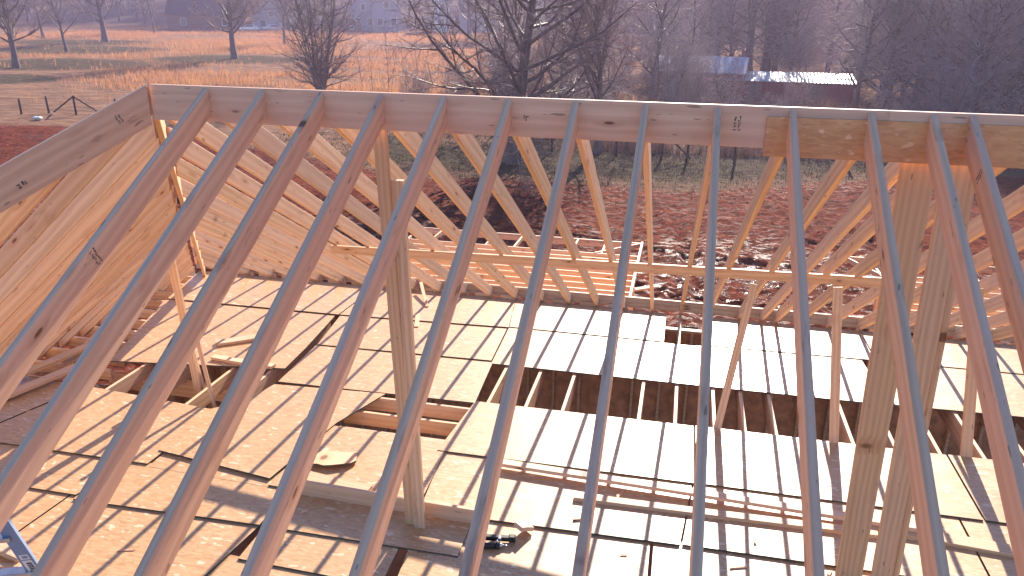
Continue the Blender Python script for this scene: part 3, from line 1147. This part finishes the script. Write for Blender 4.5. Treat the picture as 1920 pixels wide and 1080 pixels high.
def grow(seed, height, r0, first=.2, kids=(12, 7, 6, 4), ang=(48, 45, 45, 50), lens=(.55, .5, .5, .55), trop=(.05, .12, .05, .0),
         stems=1, fan=0., trunk_sides=9, tw=.007, clear=0., droop=0., rr=.55):
    R = random.Random(seed)
    Tv, Tf, Cv, Cf = [], [], [], []
    maxl = len(kids)
    def rv():
        return Vector((R.gauss(0, 1), R.gauss(0, 1), R.gauss(0, 1)))
    def branch(lv, p, d, L, r):
        ns = (11, 7, 5, 3, 2)[min(lv, 4)]
        pts, rad = [p.copy()], [r]
        dd = d.normalized()
        for i in range(ns):
            wob = (.07, .16, .2, .22, .2)[min(lv, 4)]
            dd = (dd + rv() * wob * .6 + Vector((0, 0, trop[min(lv, len(trop) - 1)]))).normalized()
            p = p + dd * (L / ns)
            pts.append(p.copy())
            t = (i + 1) / ns
            rad.append(max(tw * .6, r * (1 - t * (.8 if lv else .72))))
        if lv == 0:
            rad[0] = r * 1.45
            rad[1] = r * 1.02
        tube_pts(Tv if lv < 2 else Cv, Tf if lv < 2 else Cf, pts, rad, (trunk_sides, 5, 4, 3, 3)[min(lv, 4)])
        if lv >= maxl:
            return
        n = max(1, int(kids[lv] * R.uniform(.8, 1.2)))
        az0 = R.uniform(0, 6.28)
        for k in range(n):
            t0 = first if lv == 0 else .18
            t = t0 + (1 - t0) * ((k + R.uniform(.1, .9)) / n)
            f = t * ns
            i = min(int(f), ns - 1)
            q = pts[i].lerp(pts[i + 1], f - i)
            ax = (pts[i + 1] - pts[i]).normalized()
            a = Vector((1, 0, 0)) if abs(ax.x) < .8 else Vector((0, 1, 0))
            u = ax.cross(a).normalized()
            v = ax.cross(u)
            az = az0 + k * 2.4 + R.uniform(-.5, .5)
            an = math.radians(ang[lv] * R.uniform(.7, 1.25))
            cd = ax * math.cos(an) + (u * math.cos(az) + v * math.sin(az)) * math.sin(an)
            if lv == 0 and droop:
                cd.z -= droop * (1 - t)
            cl = L * lens[lv] * R.uniform(.7, 1.2) * (1.15 - .65 * t)
            cr = max(tw, min(rad[i] * .62, r * (rr if lv == 0 else .5) * (1.1 - .6 * t)))
            branch(lv + 1, q, cd, cl, cr)
    for s_ in range(stems):
        if stems > 1:
            az = 6.28 * s_ / stems + R.uniform(-.3, .3)
            tilt = fan * R.uniform(.25, 1.0)
            d = Vector((math.cos(az) * tilt, math.sin(az) * tilt, 1))
            p = Vector((math.cos(az) * .22, math.sin(az) * .22, -.1))
            branch(0, p, d, height * R.uniform(.8, 1.05), r0 * R.uniform(.6, 1.0))
        else:
            branch(0, Vector((0, 0, -.15)), Vector((R.uniform(-.05, .05), R.uniform(-.05, .05), 1)), height, r0)
    return (Tv, Tf), (Cv, Cf)


PROTO = {}


def proto(kind, **kw):
    tm = kw.pop('twig', 'twig')
    (tv, tf), (cv, cf) = grow(**kw)
    out = []
    for nm, v, f, m in (("trunk", tv, tf, M['bark']), ("crown", cv, cf, M[tm])):
        me = D.meshes.new(nm)
        me.from_pydata(v, [], f)
        me.polygons.foreach_set("use_smooth", [True] * len(me.polygons))
        me.materials.append(m)
        me.update()
        out.append(me)
    PROTO[kind] = out


def tree(kind, x, y, scale=1., rz=0., label="", group=None, name="bare_tree", z=None):
    zz = float(gheight(np.array([x]), np.array([y]), False)[0]) if z is None else z
    r = empty(name, (x, y, zz), rz, label, "tree", group)
    r.scale = (scale, scale, scale)
    for nm, me in zip(("trunk", "crown"), PROTO[kind]):
        o = D.objects.new(nm, me)
        COL.objects.link(o)
        o.parent = r
    return r


def build_trees():
    proto('oak', seed=11, height=11, r0=.36, rr=.36, first=.20, kids=(22, 10, 8, 4), ang=(58, 45, 45, 45), lens=(.62, .5, .5, .5), trop=(.03, .10, .06, .02), tw=.012)
    proto('oak2', seed=23, height=12, r0=.38, rr=.36, first=.20, kids=(22, 10, 8, 4), ang=(60, 48, 45, 45), lens=(.58, .5, .5, .5), trop=(.03, .12, .06, .02), tw=.012)
    proto('slim', seed=31, height=10, r0=.22, rr=.4, first=.24, kids=(17, 9, 7, 4), ang=(42, 42, 45, 45), lens=(.5, .5, .5, .5), tw=.012)
    proto('bush', seed=47, height=10.5, r0=.13, first=.04, kids=(20, 6, 4), ang=(62, 34, 38), lens=(.36, .45, .5), trop=(.03, .07, .05), stems=11, fan=.46, trunk_sides=6, tw=.011, twig='twig')
    proto('big', seed=58, height=10.5, r0=.36, first=.10, kids=(30, 11, 9, 6), ang=(64, 42, 45, 48), lens=(.78, .48, .5, .5), trop=(.0, .05, .04, .0), tw=.0075, rr=.36)
    proto('wood', seed=63, height=13, r0=.19, first=.10, kids=(26, 10, 9), ang=(62, 50, 50), lens=(.34, .55, .55), trop=(.01, .05, .02), trunk_sides=6, tw=.014, twig='twigp')
    proto('wood2', seed=71, height=11, r0=.14, first=.05, kids=(28, 10, 9), ang=(68, 52, 50), lens=(.36, .55, .55), trop=(.02, .04, .0), trunk_sides=6, tw=.013, twig='twigp')
    proto('thicket', seed=85, height=6, r0=.05, first=.05, kids=(15, 8, 6), ang=(45, 48, 50), lens=(.4, .5, .5), trop=(.03, .05, .0), stems=6, fan=.45, trunk_sides=4, tw=.008, twig='twigp')
    proto('sapling', seed=92, height=4.5, r0=.03, first=.15, kids=(11, 4), ang=(35, 40), lens=(.3, .5), trop=(.02, .1), stems=1, trunk_sides=4, tw=.008)
    P = math.pi
    tree('oak', -69.4, 68.7, .95, .3, "dark bare tree nearest the left edge of the field, low branches spreading over its shadow", "bare trees in the field")
    tree('slim', -81.9, 90.3, 1.0, 1.2, "slim bare tree with a forked thin trunk between two stouter field trees", "bare trees in the field")
    tree('oak2', -94.6, 113.5, 1.25, 2.2, "stout bare tree with the thickest trunk in the left field", "bare trees in the field")
    tree('slim', -111.3, 118.1, 1.15, .5, "faint bare tree half hidden behind the leftmost field tree", "bare trees in the field")
    tree('slim', -106.5, 142.5, 1.1, 2.0, "small bare tree in front of the large dark roofed house", "bare trees in the field")
    tree('oak', -54.0, 87.4, 1.08, 3.6, "dark bare tree with a round crown before the parked silver cars", "bare trees in the field")
    tree('slim', -63.0, 117.0, .95, 4.4, "small bare tree right of the parked silver cars", "bare trees in the field")
    tree('bush', -26.9, 56.6, 1.0, .6, "many stemmed bare shrub tree fanning out behind the ridge board", None, "shrub_tree")
    tree('big', -4.8, 32.7, 1.0, 1.0, "largest bare tree with wide low limbs just beyond the mud, behind the ridge's middle")
    tree('slim', -1.0, 36.5, .9, 2.0, "bare tree leaning close behind the largest tree, right of it")
    tree('oak2', -17.2, 110.3, .9, 4.0, "dark trunk far behind the largest tree at the top of the field", "bare trees in the field")
    tree('wood', .6, 61.0, 1.1, .2, "tall dark trunk at the left end of the red barn")
    tree('oak2', 9.7, 85, 1.25, 1.0, "left one of two dark trunks rising behind the barn roofs", "twin trunks behind the barn")
    tree('oak', 11.6, 85.6, 1.25, 4.1, "right one of two dark trunks rising behind the barn roofs", "twin trunks behind the barn")
    R = random.Random(99)
    # saplings in the field edge
    for k, (x, y) in enumerate(((-24.3, 59.4), (-22.8, 58), (-21.8, 59.3), (-20.9, 57.5), (-20.2, 60), (-19.4, 58.6), (-18.2, 57), (-16.5, 59), (-25.5, 57.4), (-17.4, 61))):
        tree('sapling', x, y, R.uniform(.8, 1.25), R.uniform(0, 6), "thin bare sapling between the fanned shrub tree and the largest tree", "saplings at the field's edge", "sapling")
    # the wood on the right
    pts = []
    tries = 0
    while len(pts) < 105 and tries < 6000:
        tries += 1
        y = R.uniform(50, 135)
        x = R.uniform(-6, 14 + (y - 40) * 1.05)
        if y < 76 and -2 < x < 17.2:
            continue
        if x < 4 and y < 78:
            continue
        if x < 22 and y > 92 and x < 2 + (y - 92) * .5:
            continue
        if any((x - a) ** 2 + (y - b) ** 2 < 6 for a, b in pts):
            continue
        pts.append((x, y))
    for k, (x, y) in enumerate(pts):
        tree(R.choice(['wood', 'wood', 'wood2', 'thicket', 'wood2']), x, y, R.uniform(.8, 1.3), R.uniform(0, 6),
             "leafless tree among the tangled purple grey wood right of and behind the red barn", "leafless trees of the right hand wood")
    for k, (x, y) in enumerate(((15.8, 58), (17.6, 57), (18.6, 60), (20.4, 55), (22.6, 56), (24.6, 53), (26.5, 57), (28.5, 52), (31, 56), (33, 50), (35, 54), (21.5, 50), (37, 48), (19, 65))):
        tree(['wood', 'wood2'][k % 2], x, y, R.uniform(.95, 1.25), R.uniform(0, 6),
             "leafless tree in the front row of the wood beyond the barn's right end", "front row of the right hand wood")
    # thickets before the barn and behind the ridge
    for k in range(15):
        x, y = R.uniform(-2, 30), R.uniform(41, 54)
        tree('thicket', x, y, R.uniform(.4, .75), R.uniform(0, 6), "tangled bare bush in the brush before the red barn", "bare bushes before the red barn", "bare_bush")
    for k in range(34):
        x, y = R.uniform(-16, 5), R.uniform(44, 74)
        tree(R.choice(['thicket', 'thicket', 'wood2']), x, y, R.uniform(.5, .95), R.uniform(0, 6),
             "tangled bare thicket between the largest tree and the red barn", "bare thickets left of the barn", "bare_bush")
    for k in range(26):
        x, y = R.uniform(19, 52), R.uniform(44, 62)
        tree(R.choice(['wood', 'wood2', 'wood2']), x, y, R.uniform(.8, 1.2), R.uniform(0, 6),
             "leafless tree in the front row of the wood beyond the barn's right end", "front row of the right hand wood")
    # tree line behind the houses
    for k in range(150):
        t = (k + R.uniform(-.4, .4)) / 150
        x = -210 + 330 * t
        y = 180 + 75 * R.random() ** 1.3
        tree(R.choice(['oak', 'oak2', 'wood', 'slim']), x, y, R.uniform(1.2, 1.75), R.uniform(0, 6),
             "hazy bare tree in the distant tree line behind the houses", "trees of the distant tree line")
    for k in range(46):
        x = R.uniform(-40, 90)
        y = R.uniform(135, 180)
        tree(R.choice(['oak', 'oak2', 'wood', 'wood2']), x, y, R.uniform(1.0, 1.5), R.uniform(0, 6),
             "hazy bare tree in the middle distance behind the barn", "trees in the middle distance behind the barn")
    # evergreens
    def conifer(name, x, y, h, rad, label, group=None, seed=1):
        rr = random.Random(seed)
        z = float(gheight(np.array([x]), np.array([y]), False)[0])
        r = empty(name, (x, y, z), 0, label, "tree", group)
        V, F = [], []
        tube_pts(V, F, [Vector((0, 0, -.1)), Vector((0, 0, h * .5)), Vector((.05, 0, h * .97))], [rad * .12, rad * .07, .02], 6)
        from_vf("trunk", V, F, M['bark'], r, True)
        V, F = [], []
        for q in range(int(900 + 500 * h)):
            t = rr.random() ** .8
            zz = h * (.06 + .94 * t)
            rm = rad * (1 - t) ** .7 * (.75 + .35 * math.sin(zz * 5 + q % 3))
            an = rr.uniform(0, 6.28)
            rr_ = rm * math.sqrt(rr.uniform(.15, 1))
            c = Vector((math.cos(an) * rr_, math.sin(an) * rr_, zz))
            s_ = rr.uniform(.08, .2)
            d1 = Vector((math.cos(an) + rr.gauss(0, .5), math.sin(an) + rr.gauss(0, .5), rr.uniform(-.2, .7))).normalized()
            d2 = d1.cross(Vector((rr.gauss(0, 1), rr.gauss(0, 1), rr.gauss(0, 1)))).normalized()
            i = len(V)
            for pp in (c - d2 * s_ * .35, c + d2 * s_ * .35, c + d1 * s_ * 1.6):
                V.append(tuple(pp))
            F.append((i, i + 1, i + 2))
        from_vf("crown", V, F, M['needle'], r)
    conifer("cedar", 5.9, 58.6, 2.2, 1.2, "dark green cedar bush in front of the red barn's wall", None, 3)
    conifer("cedar", 12.8, 88, 10, 3.0, "tall hazy evergreen beside the twin trunks behind the barn", None, 4)
    conifer("cedar", 6.5, 92, 11, 3.4, "tall dark evergreen left of the twin trunks behind the barn", None, 5)
    conifer("cedar", 17.5, 70, 4.0, 1.4, "small dark cedar at the right end of the long shed", None, 6)
    conifer("cedar", 30, 61, 5.0, 1.7, "dark cedar deep in the right hand wood", None, 8)


build_trees()


# ------------------------------------------------------------------ fences
def fence(name, pts, hgt, label, braces=(), sag=.0):
    x0, y0 = pts[0]
    z0 = float(gheight(np.array([x0]), np.array([y0]), False)[0])
    r = empty(name, (x0, y0, z0), 0, label, "fence", "old wire fences")
    tops = []
    for k, (x, y) in enumerate(pts):
        z = float(gheight(np.array([x]), np.array([y]), False)[0])
        V, F = [], []
        h = hgt * (1.1 if k % 3 == 0 else .95) + rng.uniform(-.08, .08)
        lx = rng.uniform(-.05, .05)
        b = Vector((x - x0, y - y0, z - z0))
        tube_pts(V, F, [b + Vector((0, 0, -.2)), b + Vector((lx, 0, h * .6)), b + Vector((lx * 1.3, 0, h)), b + Vector((lx * 1.3, 0, h + .01))],
                 [.075, .07, .065, .005], 7)
        from_vf("fence_post", V, F, M['post'], r, True)
        tops.append((b, h))
    for k in range(len(pts) - 1):
        V, F = [], []
        for q in (.25, .5, .72, .92):
            a, b = tops[k][0] + Vector((0, 0, hgt * q)), tops[k + 1][0] + Vector((0, 0, hgt * q))
            m = (a + b) / 2 - Vector((0, 0, .03))
            tube_pts(V, F, [a, m, b], [.007] * 3, 3)
        from_vf("wire", V, F, M['wire'], r)
    for (k, dx, dy) in braces:
        V, F = [], []
        b, h = tops[k]
        tube_pts(V, F, [b + Vector((0, 0, h * .95)), b + Vector((dx, dy, .15))], [.05, .05], 6)
        from_vf("brace", V, F, M['post'], r)


fence("wire_fence", [(-44.5, 39.2), (-41.1, 39.9), (-39.5, 40.6), (-37.5, 40.8), (-34.6, 41.2), (-31.5, 41.6), (-28.5, 42.0)], 1.15,
      "old wire fence with dark posts and a slanting brace left of the roof", ((3, 1.9, .1), (3, -1.7, -.1)))
fence("wire_fence", [(-6.5, 36.5), (-3.4, 36.2), (.1, 35.9), (2.45, 35.4), (3.75, 35.0), (6.1, 34.8), (8.7, 35.4), (11.6, 36.2), (14.6, 37.0), (18, 38)], 1.4,
      "old wire fence seen under the ridge board, behind the far rafters", ((3, -1.5, -.2), (3, 1.5, -.1)))

bm = bmesh.new()
R_ = random.Random(4)
bmesh.ops.create_icosphere(bm, subdivisions=2, radius=.22)
for v in bm.verts:
    v.co = Vector((v.co.x * 1.5, v.co.y, v.co.z * .6)) * R_.uniform(.7, 1.2)
o = from_bm("litter_bag", bm, M['paper'])
o.location = (-38.1, 38.1, -2.82)
tag(o, "crumpled white bag lying beside the fence at the edge of the red mud", "litter")


# ------------------------------------------------------------------ buildings
def gz(x, y):
    return float(gheight(np.array([x]), np.array([y]), False)[0])


def gable(name, x, y, rz, w_, d_, h_, rise, wall, roof, label, wins=(), over=.4, axis='x', cat="house"):
    """gable along local Y (gable end faces the viewer) when axis='y', else ridge along local X"""
    r = empty(name, (x, y, gz(x, y) - .1), rz, label, cat)
    bm = bmesh.new()
    hw, hd = w_ / 2, d_ / 2
    if axis == 'y':
        prof = [(-hw, 0), (hw, 0), (hw, h_), (0, h_ + rise), (-hw, h_)]
        A = [bm.verts.new((a, -hd, b)) for a, b in prof]
        B = [bm.verts.new((a, hd, b)) for a, b in prof]
    else:
        prof = [(-hd, 0), (hd, 0), (hd, h_), (0, h_ + rise), (-hd, h_)]
        A = [bm.verts.new((-hw, a, b)) for a, b in prof]
        B = [bm.verts.new((hw, a, b)) for a, b in prof]
    bm.faces.new(A)
    bm.faces.new(B[::-1])
    for i in range(5):
        bm.faces.new((A[i], A[(i + 1) % 5], B[(i + 1) % 5], B[i]))
    from_bm("wall", bm, wall, r)
    half = hw if axis == 'y' else hd
    run = hd if axis == 'y' else hw
    ang = math.atan2(rise, half)
    Ls = math.hypot(half, rise) + over
    bm = bmesh.new()
    for s_ in (-1, 1):
        mid = Ls / 2 * math.cos(ang)
        c = (s_ * mid, 0, h_ + rise - Ls / 2 * math.sin(ang) + .10)
        rot = Matrix.Rotation(s_ * ang, 3, 'Y')
        if axis == 'y':
            bm_box(bm, c, (Ls, 2 * run + over * 2, .12), rot)
        else:
            c = (0, s_ * mid, c[2])
            rot = Matrix.Rotation(-s_ * ang, 3, 'X')
            bm_box(bm, c, (2 * run + over * 2, Ls, .12), rot)
    from_bm("roof", bm, roof, r)
    for (wx, wz, ww, wh) in wins:
        bm = bmesh.new()
        t = .1
        yy = -hd - .04
        for (cx, cz, sx_, sz_) in ((0, wh / 2, ww + t, t), (0, -wh / 2, ww + t, t), (-ww / 2, 0, t, wh), (ww / 2, 0, t, wh)):
            bm_box(bm, (wx + cx, yy, wz + cz), (sx_, .08, sz_))
        fr = from_bm("window", bm, M['white'], r)
        bm = bmesh.new()
        bm_box(bm, (wx, yy + .025, wz), (ww - .08, .03, wh - .08))
        from_bm("pane", bm, M['glass'], fr)
    return r


gable("house", -106, 163, .35, 17, 11, 3.4, 4.2, M['brick'], M['dkroof'], "large brick house with a dark shaded roof behind the left field trees",
      ((-5, 1.8, 1.2, 1.5), (4, 1.8, 1.2, 1.5)))
gable("house", -93, 168, .4, 8, 9, 3.2, 3.2, M['siding'], M['dkroof'], "grey gabled house behind the parked silver cars", ((0, 3.6, 1.0, 1.2), (-2, 1.6, 1.4, 1.5)), axis='y')
gable("house", -72.4, 173, .4, 6, 10, 5.0, 3.4, M['siding'], M['dkroof'], "tall house with a pale steep gable, left one of the neighbouring pair", ((0, 5.2, 1.1, 1.4), (-1.4, 2, 1, 1.6), (1.4, 2, 1, 1.6)), axis='y')
gable("house", -66.0, 171, .4, 6.5, 12, 5.6, 3.8, M['siding'], M['dkroof'], "tall house with a pale steep gable, right one of the neighbouring pair", ((0, 5.8, 1.1, 1.4), (-1.5, 2.2, 1.2, 1.6), (1.5, 2.2, 1.2, 1.6)), axis='y')
gable("garden_shed", -69.8, 160, .4, 4.0, 3, 2.1, .9, M['shed'], M['siding'], "small brown shed before the pair of steep gabled houses", ((0, 1.2, .7, .7),), .25, 'y', "shed")
gable("house", -52.8, 172, .3, 3.4, 9, 7.5, 3.2, M['white'], M['dkroof'], "narrow white gabled house wall bright among the branches", ((0, 5.4, .9, 1.5), (0, 2.2, .9, 1.5)), .2, 'y')
gable("house", -45.0, 176, .3, 9, 9, 4.5, 3.2, M['siding'], M['dkroof'], "grey house behind the branches right of the narrow white gable", ((-2, 2.2, 1.2, 1.6), (2, 2.2, 1.2, 1.6)))
gable("house", -31.0, 178, .2, 5, 9, 6.0, 3.4, M['white'], M['dkroof'], "white gabled house faint behind the largest tree's crown", ((0, 4.6, 1.0, 1.5),), .3, 'y')


def barn():
    # gabled barn and the long low shed in front of it
    gable("red_barn", 4.6, 66.5, -.10, 7.0, 5.0, 2.0, 1.05, M['barn'], M['bluetin'], "red barn with a bluish tin gable roof", (), .35, 'x', "barn")
    r = empty("long_shed", (11.6, 64.6, gz(11.6, 64.6) - .1), -.05, "long low red shed with a glaring tin roof beside the barn", "shed")
    bm = bmesh.new()
    V = [(-5.0, -1.6, 0), (5.0, -1.6, 0), (5.0, 1.6, 0), (-5.0, 1.6, 0), (-5.0, -1.6, 1.52), (5.0, -1.6, 1.52), (5.0, 1.6, 2.02), (-5.0, 1.6, 2.02)]
    vs = [bm.verts.new(p) for p in V]
    for q in ((0, 1, 5, 4), (1, 2, 6, 5), (2, 3, 7, 6), (3, 0, 4, 7), (4, 5, 6, 7), (3, 2, 1, 0)):
        bm.faces.new([vs[i] for i in q])
    from_bm("wall", bm, M['barn'], r)
    bm = bmesh.new()
    bm_box(bm, (0, 0, 1.83), (10.6, 3.5, .06), Matrix.Rotation(math.atan2(.5, 3.2), 3, 'X'))
    from_bm("roof", bm, M['tin'], r)
    for x in (-2.6, 2.2):
        bm = bmesh.new()
        bm_box(bm, (x, -1.63, .72), (1.1, .05, 1.4))
        from_bm("door", bm, M['shed'], r)


barn()
r = empty("utility_box", (18.6, 60.6, gz(18.6, 60.6)), 0, "pale grey utility box on a post at the right end of the long shed", "utility box")
bm = bmesh.new()
bm_box(bm, (0, 0, 2.2), (1.0, .4, 1.2), bevel=.03)
from_bm("cabinet", bm, M['white_metal'], r)
bm = bmesh.new()
bm_box(bm, (0, 0, 2.86), (1.3, .7, .06))
from_bm("lid", bm, M['white'], r)
bm = bmesh.new()
bm_tube(bm, (0, .1, -.2), (0, .1, 1.6), .07)
from_bm("post", bm, M['post'], r)


def car(x, y, rz, label):
    r = empty("parked_car", (x, y, gz(x, y)), rz, label, "car", "cars parked before the houses")
    bm = bmesh.new()
    prof = [(-2.2, .45), (-2.2, .85), (-1.9, .98), (-1.2, 1.0), (-.7, 1.45), (.7, 1.48), (1.35, 1.02), (2.1, .9), (2.25, .5)]
    A = [bm.verts.new((a, -.88 if b < 1.1 else -.68, b)) for a, b in prof]
    B = [bm.verts.new((a, .88 if b < 1.1 else .68, b)) for a, b in prof]
    bm.faces.new(A)
    bm.faces.new(B[::-1])
    n = len(prof)
    for i in range(n):
        bm.faces.new((A[i], A[(i + 1) % n], B[(i + 1) % n], B[i]))
    from_bm("body", bm, M['car'], r)
    for s_ in (-1, 1):
        bm = bmesh.new()
        q = [(-1.0, 1.06), (-.62, 1.38), (.62, 1.41), (1.12, 1.06)]
        fs = [bm.verts.new((a, s_ * (.86 if b < 1.2 else .73), b)) for a, b in q]
        f = bm.faces.new(fs)
        rr = bmesh.ops.extrude_face_region(bm, geom=[f])
        for g in rr['geom']:
            if isinstance(g, bmesh.types.BMVert):
                g.co.y += s_ * .03
        from_bm("side_window", bm, M['glass'], r)
    for xx in (-1.35, 1.4):
        for s_ in (-1, 1):
            bm = bmesh.new()
            bm_tube(bm, (xx, s_ * .74, .33), (xx, s_ * .92, .33), .33, .33, 16)
            wh = from_bm("wheel", bm, M['tyre'], r, False)
            bm = bmesh.new()
            bm_tube(bm, (xx, s_ * .9, .33), (xx, s_ * .93, .33), .19, .19, 12)
            from_bm("rim", bm, M['steel'], wh)


car(-92.5, 156.5, .2, "silver car parked before the grey gabled house, the left of two")
car(-88.0, 158.4, .9, "silver car parked before the grey gabled house, glinting, the right of two")

# ------------------------------------------------------------------ haze
HAZE = 0.00075
if HAZE:
    b = NB("haze_air")
    pv = b.n("VolumePrincipled")
    pv.inputs["Color"].default_value = (.78, .66, 1.0, 1)  # distance haze; its violet tint also imitates the sun's lens flare veil
    pv.inputs["Density"].default_value = HAZE
    pv.inputs["Anisotropy"].default_value = .45
    b.t.nodes.remove(b.b)
    b.l(pv.outputs[0], b.out.inputs["Volume"])
    bm = bmesh.new()
    bm_box(bm, (0, 0, 0), (2, 2, 2))
    o = from_bm("haze", bm, b.m)
    o.scale = (1000, 760, 21)
    o.location = (0, 680, 10)
    tag(o, kind="stuff")
